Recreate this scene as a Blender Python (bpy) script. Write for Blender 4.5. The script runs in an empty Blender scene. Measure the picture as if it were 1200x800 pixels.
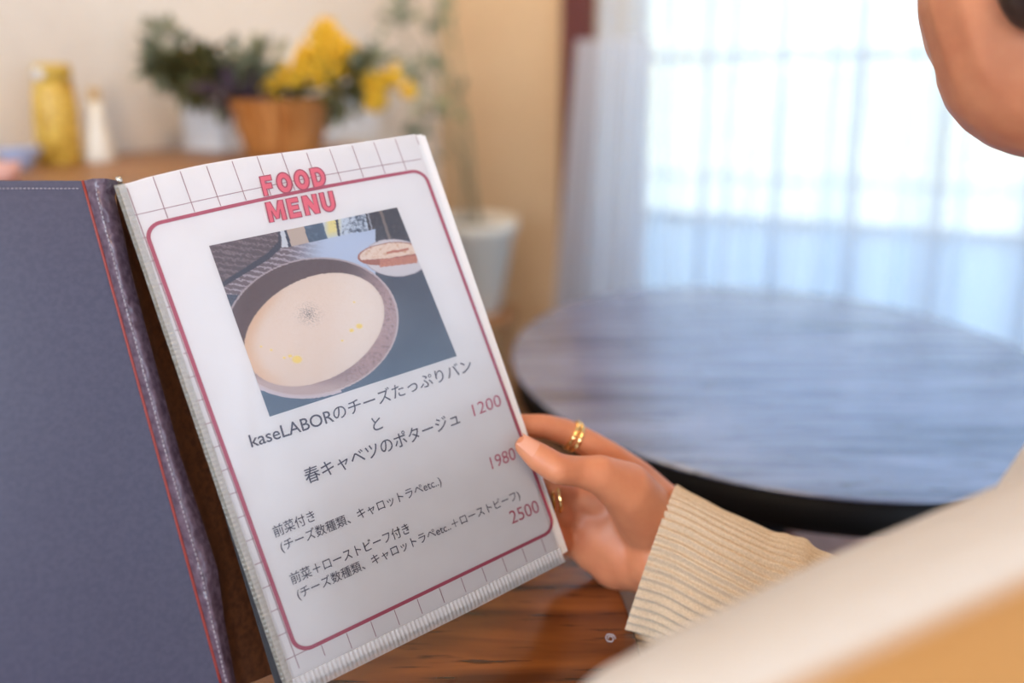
import bpy, bmesh, math, random
from math import sin, cos, pi, radians, sqrt
from mathutils import Vector as V, Matrix, noise

# ------------------------------------------------------------------ camera, world, lights, exposure
SC = bpy.context.scene
COL = SC.collection
FPX, CZ, PITCH, HOR = 870.0, 1.07, radians(9), 100.0
PPY = HOR + FPX*math.tan(PITCH)
cam = bpy.data.cameras.new('camera')
camo = bpy.data.objects.new('camera', cam); COL.objects.link(camo)
camo.location = (0, 0, CZ); camo.rotation_euler = (pi/2-PITCH, 0, 0)
cam.sensor_width = 36; cam.lens = FPX/1200*36
cam.shift_y = -(400-PPY)/1200
cam.clip_start = 0.02
cam.dof.use_dof = True; cam.dof.focus_distance = 0.435; cam.dof.aperture_fstop = 1.9
SC.camera = camo
SC.view_settings.view_transform = 'Standard'; SC.view_settings.look = 'None'
SC.view_settings.gamma = 1; SC.view_settings.use_curve_mapping = False
SC.view_settings.exposure = 0.2

world = bpy.data.worlds.new('sky'); SC.world = world; world.use_nodes = True
wn = world.node_tree; bg = wn.nodes['Background']
tc = wn.nodes.new('ShaderNodeTexCoord'); sx = wn.nodes.new('ShaderNodeSeparateXYZ')
rp = wn.nodes.new('ShaderNodeValToRGB')
wn.links.new(tc.outputs['Generated'], sx.inputs[0]); wn.links.new(sx.outputs['Z'], rp.inputs[0])
rp.color_ramp.elements[0].position = 0.0; rp.color_ramp.elements[0].color = (.74, .85, 1.0, 1)
rp.color_ramp.elements[1].position = 0.6; rp.color_ramp.elements[1].color = (.45, .66, 1.0, 1)
wn.links.new(rp.outputs[0], bg.inputs[0]); bg.inputs[1].default_value = 2.05

# the room frame: E1 runs along the window wall, E2 along the left wall into its corner
E1 = V((.9138, -.4061, 0)); E2 = V((.4061, .9138, 0)); CORNER = V((-.254, 2.6, 0)); ZC = 2.5
def room(s, t, z): return CORNER + E1*s - E2*t + V((0, 0, z))

def area_light(name, loc, target, sx_, sy_, power, color):
    l = bpy.data.lights.new(name, 'AREA'); l.shape = 'RECTANGLE'; l.size = sx_; l.size_y = sy_
    l.energy = power; l.color = color
    o = bpy.data.objects.new(name, l); COL.objects.link(o); o.location = loc
    o.rotation_euler = (V(target)-V(loc)).to_track_quat('-Z', 'Y').to_euler()
    return o
sun = bpy.data.lights.new('sun', 'SUN'); sun.energy = 4.6; sun.angle = .01; sun.color = (1.0, .93, .80)
suno = bpy.data.objects.new('sun', sun); COL.objects.link(suno); suno.rotation_euler = (E2*cos(radians(40))-V((0, 0, sin(radians(40))))).to_track_quat('-Z', 'Y').to_euler()
# side window daylight and ceiling lamp; the back and corner lights are added fill
area_light('side_window_daylight', room(3.56, 2.7, 1.10), room(0, 2.5, .9), 2.0, 1.2, 24, (.64, .79, 1.0))
area_light('back_fill_light', room(1.25, 4.46, 1.35), room(1.3, 2.4, .8), 1.5, 1.3, 74, (.70, .83, 1.0))
area_light('ceiling_lamp_light', room(1.5, 2.9, 2.35), room(1.2, 2.2, 0), .5, .5, 11, (1.0, .62, .30))
area_light('corner_fill_light', room(.75, 1.0, 2.3), room(.3, .35, .9), .3, .3, 8, (1.0, .60, .26))

# ------------------------------------------------------------------ helpers
def ray(x, y):
    F = V((0, cos(PITCH), -sin(PITCH))); U = V((0, sin(PITCH), cos(PITCH)))
    return V((1, 0, 0))*((x-600)/FPX) - U*((y-PPY)/FPX) + F
def at(x, y, Y):
    """the point seen at x, y of the photograph that lies Y metres in front of the camera"""
    r = ray(x, y); return V((0, 0, CZ)) + r*(Y/r.y)

def mat(name, color, rough=.5, metal=0., spec=.5, **kw):
    m = bpy.data.materials.new(name); m.use_nodes = True
    b = m.node_tree.nodes['Principled BSDF']
    b.inputs['Base Color'].default_value = (*color, 1); b.inputs['Roughness'].default_value = rough
    b.inputs['Metallic'].default_value = metal; b.inputs['Specular IOR Level'].default_value = spec
    for k, v in kw.items(): b.inputs[k.replace('_', ' ')].default_value = v
    return m
def nodes(m): return m.node_tree.nodes, m.node_tree.links, m.node_tree.nodes['Principled BSDF']
def add_noise(m, scale, c1, c2, stretch=(1, 1, 1), bump=0., bdist=.001, detail=4, rot=0, lo=.35, hi=.65, bscale=None):
    """two-tone noise in object space on the base colour, with an optional bump"""
    n, l, b = nodes(m)
    t = n.new('ShaderNodeTexCoord'); mp = n.new('ShaderNodeMapping'); mp.inputs['Scale'].default_value = stretch
    mp.inputs['Rotation'].default_value = (0, 0, rot)
    nz = n.new('ShaderNodeTexNoise'); nz.inputs['Scale'].default_value = scale; nz.inputs['Detail'].default_value = detail
    l.new(t.outputs['Object'], mp.inputs[0]); l.new(mp.outputs[0], nz.inputs['Vector'])
    if c1:
        r = n.new('ShaderNodeValToRGB'); r.color_ramp.elements[0].position = lo; r.color_ramp.elements[1].position = hi
        r.color_ramp.elements[0].color = (*c1, 1); r.color_ramp.elements[1].color = (*c2, 1)
        l.new(nz.outputs['Fac'], r.inputs[0]); l.new(r.outputs[0], b.inputs['Base Color'])
    if bump:
        src = nz
        if bscale:
            src = n.new('ShaderNodeTexNoise'); src.inputs['Scale'].default_value = bscale; src.inputs['Detail'].default_value = 3
            l.new(mp.outputs[0], src.inputs['Vector'])
        bp = n.new('ShaderNodeBump'); bp.inputs['Strength'].default_value = bump; bp.inputs['Distance'].default_value = bdist
        l.new(src.outputs['Fac'], bp.inputs['Height']); l.new(bp.outputs[0], b.inputs['Normal'])
    return m

def link(name, me, m=None, parent=None, smooth=True):
    o = bpy.data.objects.new(name, me); COL.objects.link(o)
    if m: me.materials.append(m)
    if parent: o.parent = parent
    if smooth and me.polygons: me.polygons.foreach_set('use_smooth', [True]*len(me.polygons))
    return o
def obj(name, bm, m=None, parent=None, smooth=True):
    bmesh.ops.recalc_face_normals(bm, faces=bm.faces[:])
    me = bpy.data.meshes.new(name); bm.to_mesh(me); bm.free()
    return link(name, me, m, parent, smooth)
def flat(name, bm, m=None, parent=None): return obj(name, bm, m, parent, False)
def empty(name, loc=(0, 0, 0), rz=0):
    o = bpy.data.objects.new(name, None); COL.objects.link(o); o.location = loc; o.rotation_euler = (0, 0, rz)
    o.empty_display_size = .05
    return o
def tag(o, label, cat, group=None, kind=None):
    o['label'] = label; o['category'] = cat
    if group: o['group'] = group
    if kind: o['kind'] = kind
    return o
def struct(o, label, cat):
    return tag(o, label, cat, kind='structure')
def dup(root, loc, rz=0, label=None):
    r = root.copy(); COL.objects.link(r); r.location = loc; r.rotation_euler = (0, 0, rz)
    if label: r['label'] = label
    for ch in list(root.children):
        c = ch.copy(); COL.objects.link(c); c.parent = r
        for g in list(ch.children):
            d = g.copy(); COL.objects.link(d); d.parent = c
    return r

def box(bm, c, s, rot=None, bev=0.):
    M = Matrix.Translation(c) @ (rot.to_4x4() if rot else Matrix()) @ Matrix.Diagonal((*s, 1))
    r = bmesh.ops.create_cube(bm, size=1, matrix=M)
    if bev:
        es = {e for v in r['verts'] for e in v.link_edges}
        bmesh.ops.bevel(bm, geom=list(es), offset=bev, segments=2, affect='EDGES', profile=.5)
def hexa(bm, pts):
    """a solid from 8 corner points: bottom ring of four, then top ring of four"""
    v = [bm.verts.new(p) for p in pts]
    for f in ((0, 1, 2, 3), (4, 5, 6, 7), (0, 1, 5, 4), (1, 2, 6, 5), (2, 3, 7, 6), (3, 0, 4, 7)):
        bm.faces.new([v[i] for i in f])
def rbox(bm, s0, s1, t0, t1, z0, z1):
    """a block in room coordinates"""
    hexa(bm, [room(s0, t0, z0), room(s1, t0, z0), room(s1, t1, z0), room(s0, t1, z0),
              room(s0, t0, z1), room(s1, t0, z1), room(s1, t1, z1), room(s0, t1, z1)])
def lathe(bm, prof, c=(0, 0, 0), seg=48, close=False):
    rings = []
    for r, z in prof:
        if r < 1e-6: rings.append([bm.verts.new(V(c)+V((0, 0, z)))])
        else: rings.append([bm.verts.new(V(c)+V((r*cos(2*pi*i/seg), r*sin(2*pi*i/seg), z))) for i in range(seg)])
    for a, b in zip(rings, rings[1:]):
        for i in range(seg):
            j = (i+1) % seg
            q = [a[i % len(a)], a[j % len(a)], b[j % len(b)], b[i % len(b)]]
            q = list(dict.fromkeys(q))
            if len(q) > 2: bm.faces.new(q)
def tube(bm, pts, rad, seg=10, cap=True):
    """a swept tube; rad is a number or a list"""
    pts = [V(p) for p in pts]; n = len(pts); rs = rad if isinstance(rad, (list, tuple)) else [rad]*n
    rings = []; up = V((0, 0, 1))
    for i, p in enumerate(pts):
        d = (pts[min(i+1, n-1)]-pts[max(i-1, 0)]).normalized()
        a = d.cross(up if abs(d.z) < .95 else V((1, 0, 0))).normalized(); b = d.cross(a)
        rings.append([bm.verts.new(p+(a*cos(2*pi*k/seg)+b*sin(2*pi*k/seg))*rs[i]) for k in range(seg)])
    for a, b in zip(rings, rings[1:]):
        for k in range(seg): bm.faces.new((a[k], a[(k+1) % seg], b[(k+1) % seg], b[k]))
    if cap: bm.faces.new(rings[0]); bm.faces.new(rings[-1])
def grid(bm, fn, nu, nv, closed_u=False):
    vs = [[bm.verts.new(fn(i/(nu if closed_u else nu-1), j/(nv-1))) for i in range(nu)] for j in range(nv)]
    for j in range(nv-1):
        for i in range(nu if closed_u else nu-1):
            k = (i+1) % nu
            bm.faces.new((vs[j][i], vs[j][k], vs[j+1][k], vs[j+1][i]))
    return vs
def capsule(bm, a, b, ra, rb, seg=16):
    """a tapered limb segment with round ends"""
    a, b = V(a), V(b); d = b-a; L = d.length
    q = d.to_track_quat('Z', 'X').to_matrix().to_4x4() if L > 1e-6 else Matrix()
    prof = []
    for k in range(7): th = -pi/2+pi/2*k/6; prof.append((ra*cos(th), ra*sin(th)))
    for k in range(7): th = pi/2*k/6; prof.append((rb*cos(th), L+rb*sin(th)))
    prof[0] = (0, -ra); prof[-1] = (0, L+rb)
    t = bmesh.new(); lathe(t, prof, seg=seg); bmesh.ops.transform(t, matrix=Matrix.Translation(a) @ q, verts=t.verts[:])
    bmesh.ops.recalc_face_normals(t, faces=t.faces[:])
    me = bpy.data.meshes.new('tmp'); t.to_mesh(me); t.free(); bm.from_mesh(me); bpy.data.meshes.remove(me)
def ball(bm, c, r, rot=None):
    M = Matrix.Translation(c) @ (rot.to_4x4() if rot else Matrix()) @ Matrix.Diagonal((*(r if isinstance(r, (tuple, list, V)) else (r, r, r)), 1))
    bmesh.ops.create_icosphere(bm, subdivisions=3, radius=1, matrix=M)
def blend(bm, voxel, smooth_it, name='blend', factor=.5):
    """melt overlapping volumes into one continuous skin"""
    me = bpy.data.meshes.new(name); bm.to_mesh(me); bm.free()
    o = bpy.data.objects.new(name, me); COL.objects.link(o)
    r = o.modifiers.new('r', 'REMESH'); r.mode = 'VOXEL'; r.voxel_size = voxel
    s = o.modifiers.new('s', 'SMOOTH'); s.factor = factor; s.iterations = smooth_it
    dg = bpy.context.evaluated_depsgraph_get(); dg.update()
    out = bpy.data.meshes.new_from_object(o.evaluated_get(dg))
    bpy.data.objects.remove(o); bpy.data.meshes.remove(me)
    return out

# ------------------------------------------------------------------ materials
M = {}
M['wall'] = add_noise(mat('plaster', (.80, .70, .57), .9), 40, (.82, .775, .71), (.85, .805, .74), bump=.15, bdist=.002)
M['wall_warm_shade'] = add_noise(mat('warm_shade_plaster', (.68, .50, .31), .9), 40, (.66, .485, .30), (.70, .52, .325), bump=.15, bdist=.002)  # the warm shade on the window wall is put into this ochre
M['ceil'] = mat('ceiling_paint', (.80, .74, .66), .9)
M['floor'] = add_noise(mat('floor_boards', (.2, .1, .05), .45), 6, (.10, .045, .022), (.22, .11, .055), stretch=(1, 14, 1))
M['redwood'] = add_noise(mat('dark_red_wood', (.10, .018, .014), .4), 30, (.085, .014, .013), (.14, .028, .022), stretch=(4, 4, .4))
M['white_paint'] = mat('white_paint', (.75, .76, .78), .5)
M['oak'] = add_noise(mat('brown_wood', (.35, .17, .07), .45), 18, (.26, .12, .045), (.42, .21, .085), stretch=(.5, 4, 4), bump=.1)
M['leather'] = add_noise(mat('purple_brown_leather', (.06, .058, .10), .36), 350, (.044, .042, .078), (.056, .053, .092), bump=.12, bdist=.0003, detail=2)
M['leather_shiny'] = add_noise(mat('glossy_leather', (.11, .07, .10), .22), 260, (.08, .05, .075), (.14, .095, .13), bump=.7, bdist=.0012, detail=3)
M['leather_brown'] = add_noise(mat('brown_leather', (.07, .028, .012), .35), 300, (.05, .018, .008), (.09, .034, .014), bump=.3, bdist=.0006)
M['leather_black'] = mat('black_board', (.012, .010, .014), .35)
M['red_thread'] = mat('red_piping', (.26, .028, .018), .45)
M['stitch'] = mat('grey_thread', (.42, .38, .42), .7)
M['metal'] = mat('nickel', (.8, .78, .72), .25, 1)
M['gold'] = mat('gold', (.95, .66, .28), .16, 1)
M['paper'] = add_noise(mat('paper', (.77, .73, .735), .7), 60, (.76, .72, .725), (.78, .74, .745))
M['paper_edge'] = mat('white_paper', (.86, .85, .86), .7)
M['ink'] = mat('dark_ink', (.075, .065, .10), .6)
M['red_ink'] = mat('red_ink', (.42, .075, .125), .6)
M['pink_ink'] = mat('coral_ink', (.78, .14, .20), .6)
M['price_ink'] = mat('price_ink', (.50, .085, .15), .6)
M['grid_ink'] = mat('grid_ink', (.36, .20, .23), .6)
def wood_top(name, c1, c2, rough, stretch, rot, ior, bump=.2):
    m = mat(name, c1, rough, IOR=ior, Specular_Tint=(.75, .87, 1, 1))
    n, l, b = nodes(m)
    t = n.new('ShaderNodeTexCoord'); mp = n.new('ShaderNodeMapping'); mp.inputs['Scale'].default_value = stretch; mp.inputs['Rotation'].default_value = (0, 0, rot)
    n1 = n.new('ShaderNodeTexNoise'); n1.inputs['Scale'].default_value = 5; n1.inputs['Detail'].default_value = 6; n1.inputs['Distortion'].default_value = .4
    n2 = n.new('ShaderNodeTexNoise'); n2.inputs['Scale'].default_value = 22; n2.inputs['Detail'].default_value = 3
    for q in (n1, n2): l.new(mp.outputs[0], q.inputs['Vector'])
    l.new(t.outputs['Object'], mp.inputs[0])
    r = n.new('ShaderNodeValToRGB'); r.color_ramp.elements[0].position = .36; r.color_ramp.elements[1].position = .66
    r.color_ramp.elements[0].color = (*c1, 1); r.color_ramp.elements[1].color = (*c2, 1)
    l.new(n1.outputs['Fac'], r.inputs[0])
    g = n.new('ShaderNodeValToRGB'); g.color_ramp.elements[0].position = .30; g.color_ramp.elements[1].position = .40
    l.new(n2.outputs['Fac'], g.inputs[0])
    mx = n.new('ShaderNodeMix'); mx.data_type = 'RGBA'; mx.blend_type = 'MULTIPLY'; mx.inputs[0].default_value = .75
    l.new(r.outputs[0], mx.inputs[6]); l.new(g.outputs[0], mx.inputs[7]); l.new(mx.outputs[2], b.inputs['Base Color'])
    bp = n.new('ShaderNodeBump'); bp.inputs['Strength'].default_value = bump; bp.inputs['Distance'].default_value = .0007
    l.new(g.outputs[0], bp.inputs['Height']); l.new(bp.outputs[0], b.inputs['Normal'])
    return m
M['table_near'] = wood_top('glossy_table_wood', (.085, .024, .006), (.25, .078, .017), .20, (1, 9, 1), radians(-24), 1.65, .07)
M['table_far'] = wood_top('blue_sheen_wood', (.095, .12, .25), (.27, .34, .60), .24, (1, 9, 1), radians(-20), 3.0)  # blue window reflection is painted into the wood colour
M['black'] = mat('black_lacquer', (.004, .004, .005), .55, spec=.2)
M['seat'] = add_noise(mat('reddish_seat_wood', (.55, .27, .21), .5), 14, (.50, .24, .18), (.62, .32, .25), stretch=(5, 1, 1))

# ------------------------------------------------------------------ room
bm = bmesh.new(); rbox(bm, -.1, 3.7, -.15, 4.6, -.08, 0); struct(flat('floor', bm, M['floor']), 'dark brown board floor of the room', 'floor')
bm = bmesh.new(); rbox(bm, -.1, 3.7, -.15, 4.6, ZC, ZC+.08); struct(flat('ceiling', bm, M['ceil']), 'plain pale ceiling above the room', 'ceiling')
bm = bmesh.new(); rbox(bm, -.1, 0, -.15, 4.6, 0, ZC); struct(flat('wall_left', bm, M['wall']), 'cream plaster wall behind the sideboard', 'wall')
WS0, WS1, WZ0, WZ1 = .66, 3.0, .14, 2.05           # window opening in the front wall
bm = bmesh.new()
rbox(bm, 0, WS0, -.15, 0, 0, ZC); rbox(bm, WS1, 3.7, -.15, 0, 0, ZC); rbox(bm, WS0, WS1, -.15, 0, 0, WZ0); rbox(bm, WS0, WS1, -.15, 0, WZ1, ZC)
struct(flat('wall_front', bm, M['wall_warm_shade']), 'plaster wall around the curtained window, its warm shade painted ochre', 'wall')
bm = bmesh.new()
rbox(bm, 3.6, 3.7, 0, 2.0, 0, ZC); rbox(bm, 3.6, 3.7, 4.2, 4.6, 0, ZC); rbox(bm, 3.6, 3.7, 2.0, 4.2, 0, .6); rbox(bm, 3.6, 3.7, 2.0, 4.2, 2.1, ZC)
struct(flat('wall_right', bm, M['wall']), 'cream wall with a side window, right of the tables', 'wall')
bm = bmesh.new(); rbox(bm, 0, 3.6, 4.5, 4.6, 0, ZC); struct(flat('wall_back', bm, M['wall']), 'cream wall behind the camera', 'wall')
# dark red casing at the left of the window
bm = bmesh.new(); rbox(bm, .465, .565, 0, .05, 0, ZC-.02)
bmesh.ops.bevel(bm, geom=bm.edges[:], offset=.006, segments=2, affect='EDGES')
struct(flat('trim_1', bm, M['redwood']), 'dark red wooden post beside the curtain', 'trim')
# window frame, mullions, pane
def window(name, s0, s1, z0, z1, vs, zs, tmid, label, side=False):
    def blk(bm, a0, a1, c0, c1, d):
        if side: rbox(bm, tmid-d, tmid+d, a0, a1, c0, c1)
        else: rbox(bm, a0, a1, tmid-d, tmid+d, c0, c1)
    root = empty(name, room((s0+s1)/2, tmid, z0) if not side else room(tmid, (s0+s1)/2, z0))
    inv = Matrix.Translation(-root.location)
    def part(nm, bm, m):
        bmesh.ops.transform(bm, matrix=inv, verts=bm.verts[:]); return flat(nm, bm, m, root)
    bm = bmesh.new(); w = .05
    blk(bm, s0, s0+w, z0, z1, .03); blk(bm, s1-w, s1, z0, z1, .03); blk(bm, s0+w, s1-w, z0, z0+w, .03); blk(bm, s0+w, s1-w, z1-w, z1, .03)
    part('window_frame', bm, M['white_paint'])
    for v in vs:
        bm = bmesh.new(); blk(bm, v-.011, v+.011, z0+w, z1-w, .015); part('mullion', bm, M['white_paint'])
    for z in zs:
        bm = bmesh.new(); blk(bm, s0+w, s1-w, z-.012, z+.012, .013); part('glazing_bar', bm, M['white_paint'])
    g = bpy.data.materials.get('window_glass')
    if not g:
        g = bpy.data.materials.new('window_glass'); g.use_nodes = True; n = g.node_tree.nodes; l = g.node_tree.links
        n.clear(); o = n.new('ShaderNodeOutputMaterial'); mx = n.new('ShaderNodeMixShader'); tr = n.new('ShaderNodeBsdfTransparent'); gl = n.new('ShaderNodeBsdfGlossy')
        gl.inputs['Roughness'].default_value = .02; tr.inputs[0].default_value = (.96, .98, .97, 1); mx.inputs[0].default_value = .06
        l.new(tr.outputs[0], mx.inputs[1]); l.new(gl.outputs[0], mx.inputs[2]); l.new(mx.outputs[0], o.inputs[0])
    bm = bmesh.new(); blk(bm, s0+w, s1-w, z0+w, z1-w, .002); part('pane', bm, g)
    if not side:
        fz = mat('added_frosted_glass', (.80, .86, .97), .5); n, l, b = nodes(fz); tl = n.new('ShaderNodeBsdfTranslucent'); tl.inputs[0].default_value = (.90, .94, 1, 1)
        mx = n.new('ShaderNodeMixShader'); mx.inputs[0].default_value = .92; l.new(b.outputs[0], mx.inputs[1]); l.new(tl.outputs[0], mx.inputs[2]); l.new(mx.outputs[0], n['Material Output'].inputs[0])
        bm = bmesh.new(); rbox(bm, s0+w, s1-w, tmid+.018, tmid+.022, z0+w, .655); part('added_frosted_pane', bm, fz)  # pane added to veil the lower bars with an even pale blue
    struct(root, label, 'window'); return root
window('window_1', WS0, WS1, WZ0, WZ1, [1.114+.215*k for k in range(-1, 9)], [.66, 1.155, 1.62], -.08, 'white framed lattice window behind the sheer curtain')
window('window_2', 2.0, 4.2, .6, 2.1, [2.73, 3.46], [1.35], 3.65, 'side window right of the tables', True)
bm = bmesh.new(); rbox(bm, WS0-.05, WS1+.05, -.04, .06, WZ0-.03, WZ0)
struct(flat('trim_2', bm, M['white_paint']), 'white window sill behind the curtain', 'window sill')

# outside: pale ground and a dry grass bank
gm = add_noise(mat('pale_gravel', (.85, .84, .78), .9), 3, (.72, .69, .58), (.86, .83, .70))
bm = bmesh.new()
grid(bm, lambda u, v: room(-9+22*u, -.15-7*v, -.02+.02*noise.noise(V((u*9, v*9, 0)))), 12, 12)
struct(obj('ground', bm, gm), 'pale gravel ground outside the window', 'ground')
gb = add_noise(mat('dry_grass', (.8, .76, .58), .95), 4, (.56, .53, .34), (.86, .80, .58), detail=8)
bm = bmesh.new()
grid(bm, lambda u, v: room(-14+32*u, -6.5-9*v, .1+2.9*v**.8+.12*noise.noise(V((u*14, v*6, 3)))), 50, 24)
struct(obj('hill', bm, gb), 'pale dry grass bank outside the window', 'bank')

# ------------------------------------------------------------------ curtains
def sheer(name, tint, opac, transl=.5):
    m = bpy.data.materials.new(name); m.use_nodes = True; n = m.node_tree.nodes; l = m.node_tree.links; n.clear()
    o = n.new('ShaderNodeOutputMaterial'); a = n.new('ShaderNodeMixShader'); b = n.new('ShaderNodeMixShader')
    tr = n.new('ShaderNodeBsdfTransparent'); df = n.new('ShaderNodeBsdfDiffuse'); tl = n.new('ShaderNodeBsdfTranslucent')
    df.inputs[0].default_value = (*tint, 1); tl.inputs[0].default_value = (*tint, 1)
    b.inputs[0].default_value = transl; l.new(df.outputs[0], b.inputs[1]); l.new(tl.outputs[0], b.inputs[2])
    lw = n.new('ShaderNodeLayerWeight'); lw.inputs[0].default_value = .35       # threads close up where the cloth turns away
    ma = n.new('ShaderNodeMath'); ma.operation = 'MULTIPLY_ADD'; ma.inputs[1].default_value = .75; ma.inputs[2].default_value = opac; ma.use_clamp = True
    l.new(lw.outputs['Facing'], ma.inputs[0]); l.new(ma.outputs[0], a.inputs[0])
    l.new(tr.outputs[0], a.inputs[1]); l.new(b.outputs[0], a.inputs[2]); l.new(a.outputs[0], o.inputs[0])
    return m
M['sheer'] = sheer('white_sheer_cloth', (.80, .88, .97), .45, .6)
M['drape'] = sheer('pale_gathered_cloth', (.84, .88, .95), .62, .6)
def curtain_fn(s0, s1, z0, z1, t0, folds, amp, seed, gather=0):
    rnd = random.Random(seed); ph = [rnd.uniform(0, 6.28) for _ in range(6)]
    def fn(u, v):
        s = s0(v)+(s1(v)-s0(v))*u; z = z1+(z0-z1)*v
        k = 2*pi*folds*u
        d = amp*(sin(k+ph[0]+.5*v)+.5*sin(1.73*k+ph[1])+.35*sin(.41*k+ph[2]))*(.55+.45*v)
        return room(s+.012*sin(k*1.1+ph[3])*v, t0+.03+d, z)
    return fn
bm = bmesh.new(); grid(bm, curtain_fn(lambda v: .60-.02*v, lambda v: 3.15, .12, 2.2, .09, 15, .034, 5), 420, 26)
cur = obj('sheer_curtain', bm, M['sheer'])
tag(cur, 'white sheer curtain with soft folds hanging in front of the bright window', 'curtain')
bm = bmesh.new(); grid(bm, curtain_fn(lambda v: .57-.075*v, lambda v: .80-.02*v, .14, 1.20, .16, 5, .018, 9), 120, 26)
cur2 = obj('gathered_curtain', bm, M['drape'])
tag(cur2, 'thicker grey-blue gathered curtain panel beside the dark red post', 'curtain')

# ------------------------------------------------------------------ tables and stools
def round_table(c, r, top_m, label):
    root = empty('round_table', (c[0], c[1], 0)); tag(root, label, 'table', 'round café tables')
    bm = bmesh.new(); lathe(bm, [(0, .716), (r-.004, .716), (r-.0008, .7172), (r, .7185), (r-.001, .7197), (r-.003, .72), (0, .72)], seg=128)
    obj('tabletop', bm, top_m, root)
    bm = bmesh.new(); lathe(bm, [(0, .678), (r-.010, .678), (r-.006, .682), (r-.004, .7155), (0, .7155)], seg=128); obj('edge_band', bm, M['black'], root)
    bm = bmesh.new(); lathe(bm, [(0, .03), (.033, .03), (.030, .10), (.028, .55), (.034, .655), (.10, .6775), (0, .6775)], seg=32); obj('pedestal', bm, M['black'], root)
    bm = bmesh.new(); lathe(bm, [(0, 0), (.155, 0), (.158, .008), (.15, .016), (.05, .0295), (0, .0295)], seg=48); obj('base', bm, M['black'], root)
    return root
T1, R1 = (-.25, .42), .33
T2, R2 = (.345, .93), .345
round_table(T1, R1, M['table_near'], 'near round table of glossy brown wood under the menu')
round_table(T2, R2, M['table_far'], 'far round table reflecting blue light, partly painted into its wood, black edged, by the curtain')
def stool(x, y, rz, label):
    root = empty('wooden_stool', (x, y, 0), rz); tag(root, label, 'stool', 'wooden stools')
    bm = bmesh.new(); box(bm, (0, 0, .425), (.34, .32, .03), bev=.008); obj('seat', bm, M['seat'], root, False)
    for sx_ in (-1, 1):
        for sy_ in (-1, 1):
            bm = bmesh.new(); tube(bm, [(sx_*.14, sy_*.13, 0), (sx_*.135, sy_*.125, .41)], [.014, .018], 12); obj('leg', bm, M['black'], root)
    for sy_ in (-1, 1):
        bm = bmesh.new(); tube(bm, [(-.137, sy_*.128, .18), (.137, sy_*.128, .18)], .009, 8); obj('stretcher', bm, M['black'], root)
    return root
st = stool(.565, .885, 0, 'reddish wooden stool showing below the far table edge')
dup(st, (.33, .13, 0), radians(20), 'stool the person in the white sweater sits on')

# ------------------------------------------------------------------ sideboard and what stands on it
ST = .94
side = empty('sideboard', room(0, .9, 0)); tag(side, 'low brown wooden sideboard against the cream wall', 'sideboard')
def rpart(nm, fn, m, parent, root, bev=.0):
    bm = bmesh.new(); fn(bm)
    bmesh.ops.transform(bm, matrix=Matrix.Translation(-root.location), verts=bm.verts[:])
    if bev: bmesh.ops.bevel(bm, geom=bm.edges[:], offset=bev, segments=2, affect='EDGES')
    return flat(nm, bm, m, parent)
rpart('body', lambda b: rbox(b, .02, .42, .95, 2.5, .06, ST-.035), M['oak'], side, side)
rpart('worktop', lambda b: rbox(b, .005, .45, .92, 2.53, ST-.034, ST), M['oak'], side, side, .004)
rpart('plinth', lambda b: rbox(b, .04, .38, .97, 2.48, 0, .06), M['black'], side, side)
for k in range(3):
    t0 = .965+.512*k
    d = rpart('door', lambda b: rbox(b, .421, .44, t0, t0+.50, .075, ST-.05), M['oak'], side, side, .003)
    kb = bmesh.new(); ball(kb, room(.455, t0+.06+.38*(k % 2), .55)-side.location, .012); obj('knob', kb, M['metal'], d)

def on_top(x, y):
    r = ray(x, y); t = (ST-CZ)/r.z; return V((0, 0, CZ))+r*t
# flower basket
pc = V((-.437, 1.42, ST)); pot = empty('flower_basket', pc)
tag(pot, 'orange-brown slatted wooden basket of green foliage and yellow mimosa', 'potted flowers')
slat = mat('slat_wood', (.46, .17, .035), .5)
slats = bmesh.new(); N = 18
for k in range(N):
    a0, a1 = 2*pi*(k+.03)/N, 2*pi*(k+.97)/N
    def P(a, r, z): return V((r*cos(a), r*sin(a), z))
    hexa(slats, [P(a0, .060, .001), P(a1, .060, .001), P(a1, .068, .001), P(a0, .068, .001), P(a0, .090, .105), P(a1, .090, .105), P(a1, .098, .105), P(a0, .098, .105)])
add_noise(slat, 9, (.36, .115, .018), (.58, .25, .07), stretch=(5, 5, .3)); flat('basket', slats, slat, pot)
bm = bmesh.new(); lathe(bm, [(0, .004), (.058, .004), (.085, .095), (0, .097)], seg=24); obj('soil', bm, mat('dark_soil', (.03, .022, .015), .9), pot)
def leaf(bm, p, d, L, W, roll=0, curl=.25):
    d = V(d).normalized(); s = d.cross(V((0, 0, 1))); s = s.normalized() if s.length > .05 else V((1, 0, 0))
    s = Matrix.Rotation(roll, 3, d) @ s; nrm = s.cross(d)
    rows = []
    for i in range(5):
        t = i/4; w = W*sin(pi*min(.97, .06+t*.94))*.5; c = V(p)+d*L*t-nrm*curl*L*t*t
        rows.append((bm.verts.new(c-s*w), bm.verts.new(c+nrm*(-.15*w)), bm.verts.new(c+s*w)))
    for a, b in zip(rows, rows[1:]):
        bm.faces.new((a[0], a[1], b[1], b[0])); bm.faces.new((a[1], a[2], b[2], b[1]))
def rdir(rnd): 
    while True:
        q = V((rnd.uniform(-1, 1), rnd.uniform(-1, 1), rnd.uniform(-1, 1)))
        if .1 < q.length < 1: return q.normalized()
def leaf_cloud(bm, clusters, rnd, n, L, W):
    for c, r in clusters:
        for _ in range(n):
            d = rdir(rnd); p = V(c)+d*r*rnd.uniform(.2, .95); dd = (d+rdir(rnd)*.8+V((0, 0, .3))).normalized()
            leaf(bm, p, dd, L*rnd.uniform(.7, 1.2), W*rnd.uniform(.7, 1.2), rnd.uniform(-1, 1))
def loc(x, y, dY=0): return at(x, y, pc.y+dY)-pc
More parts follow.
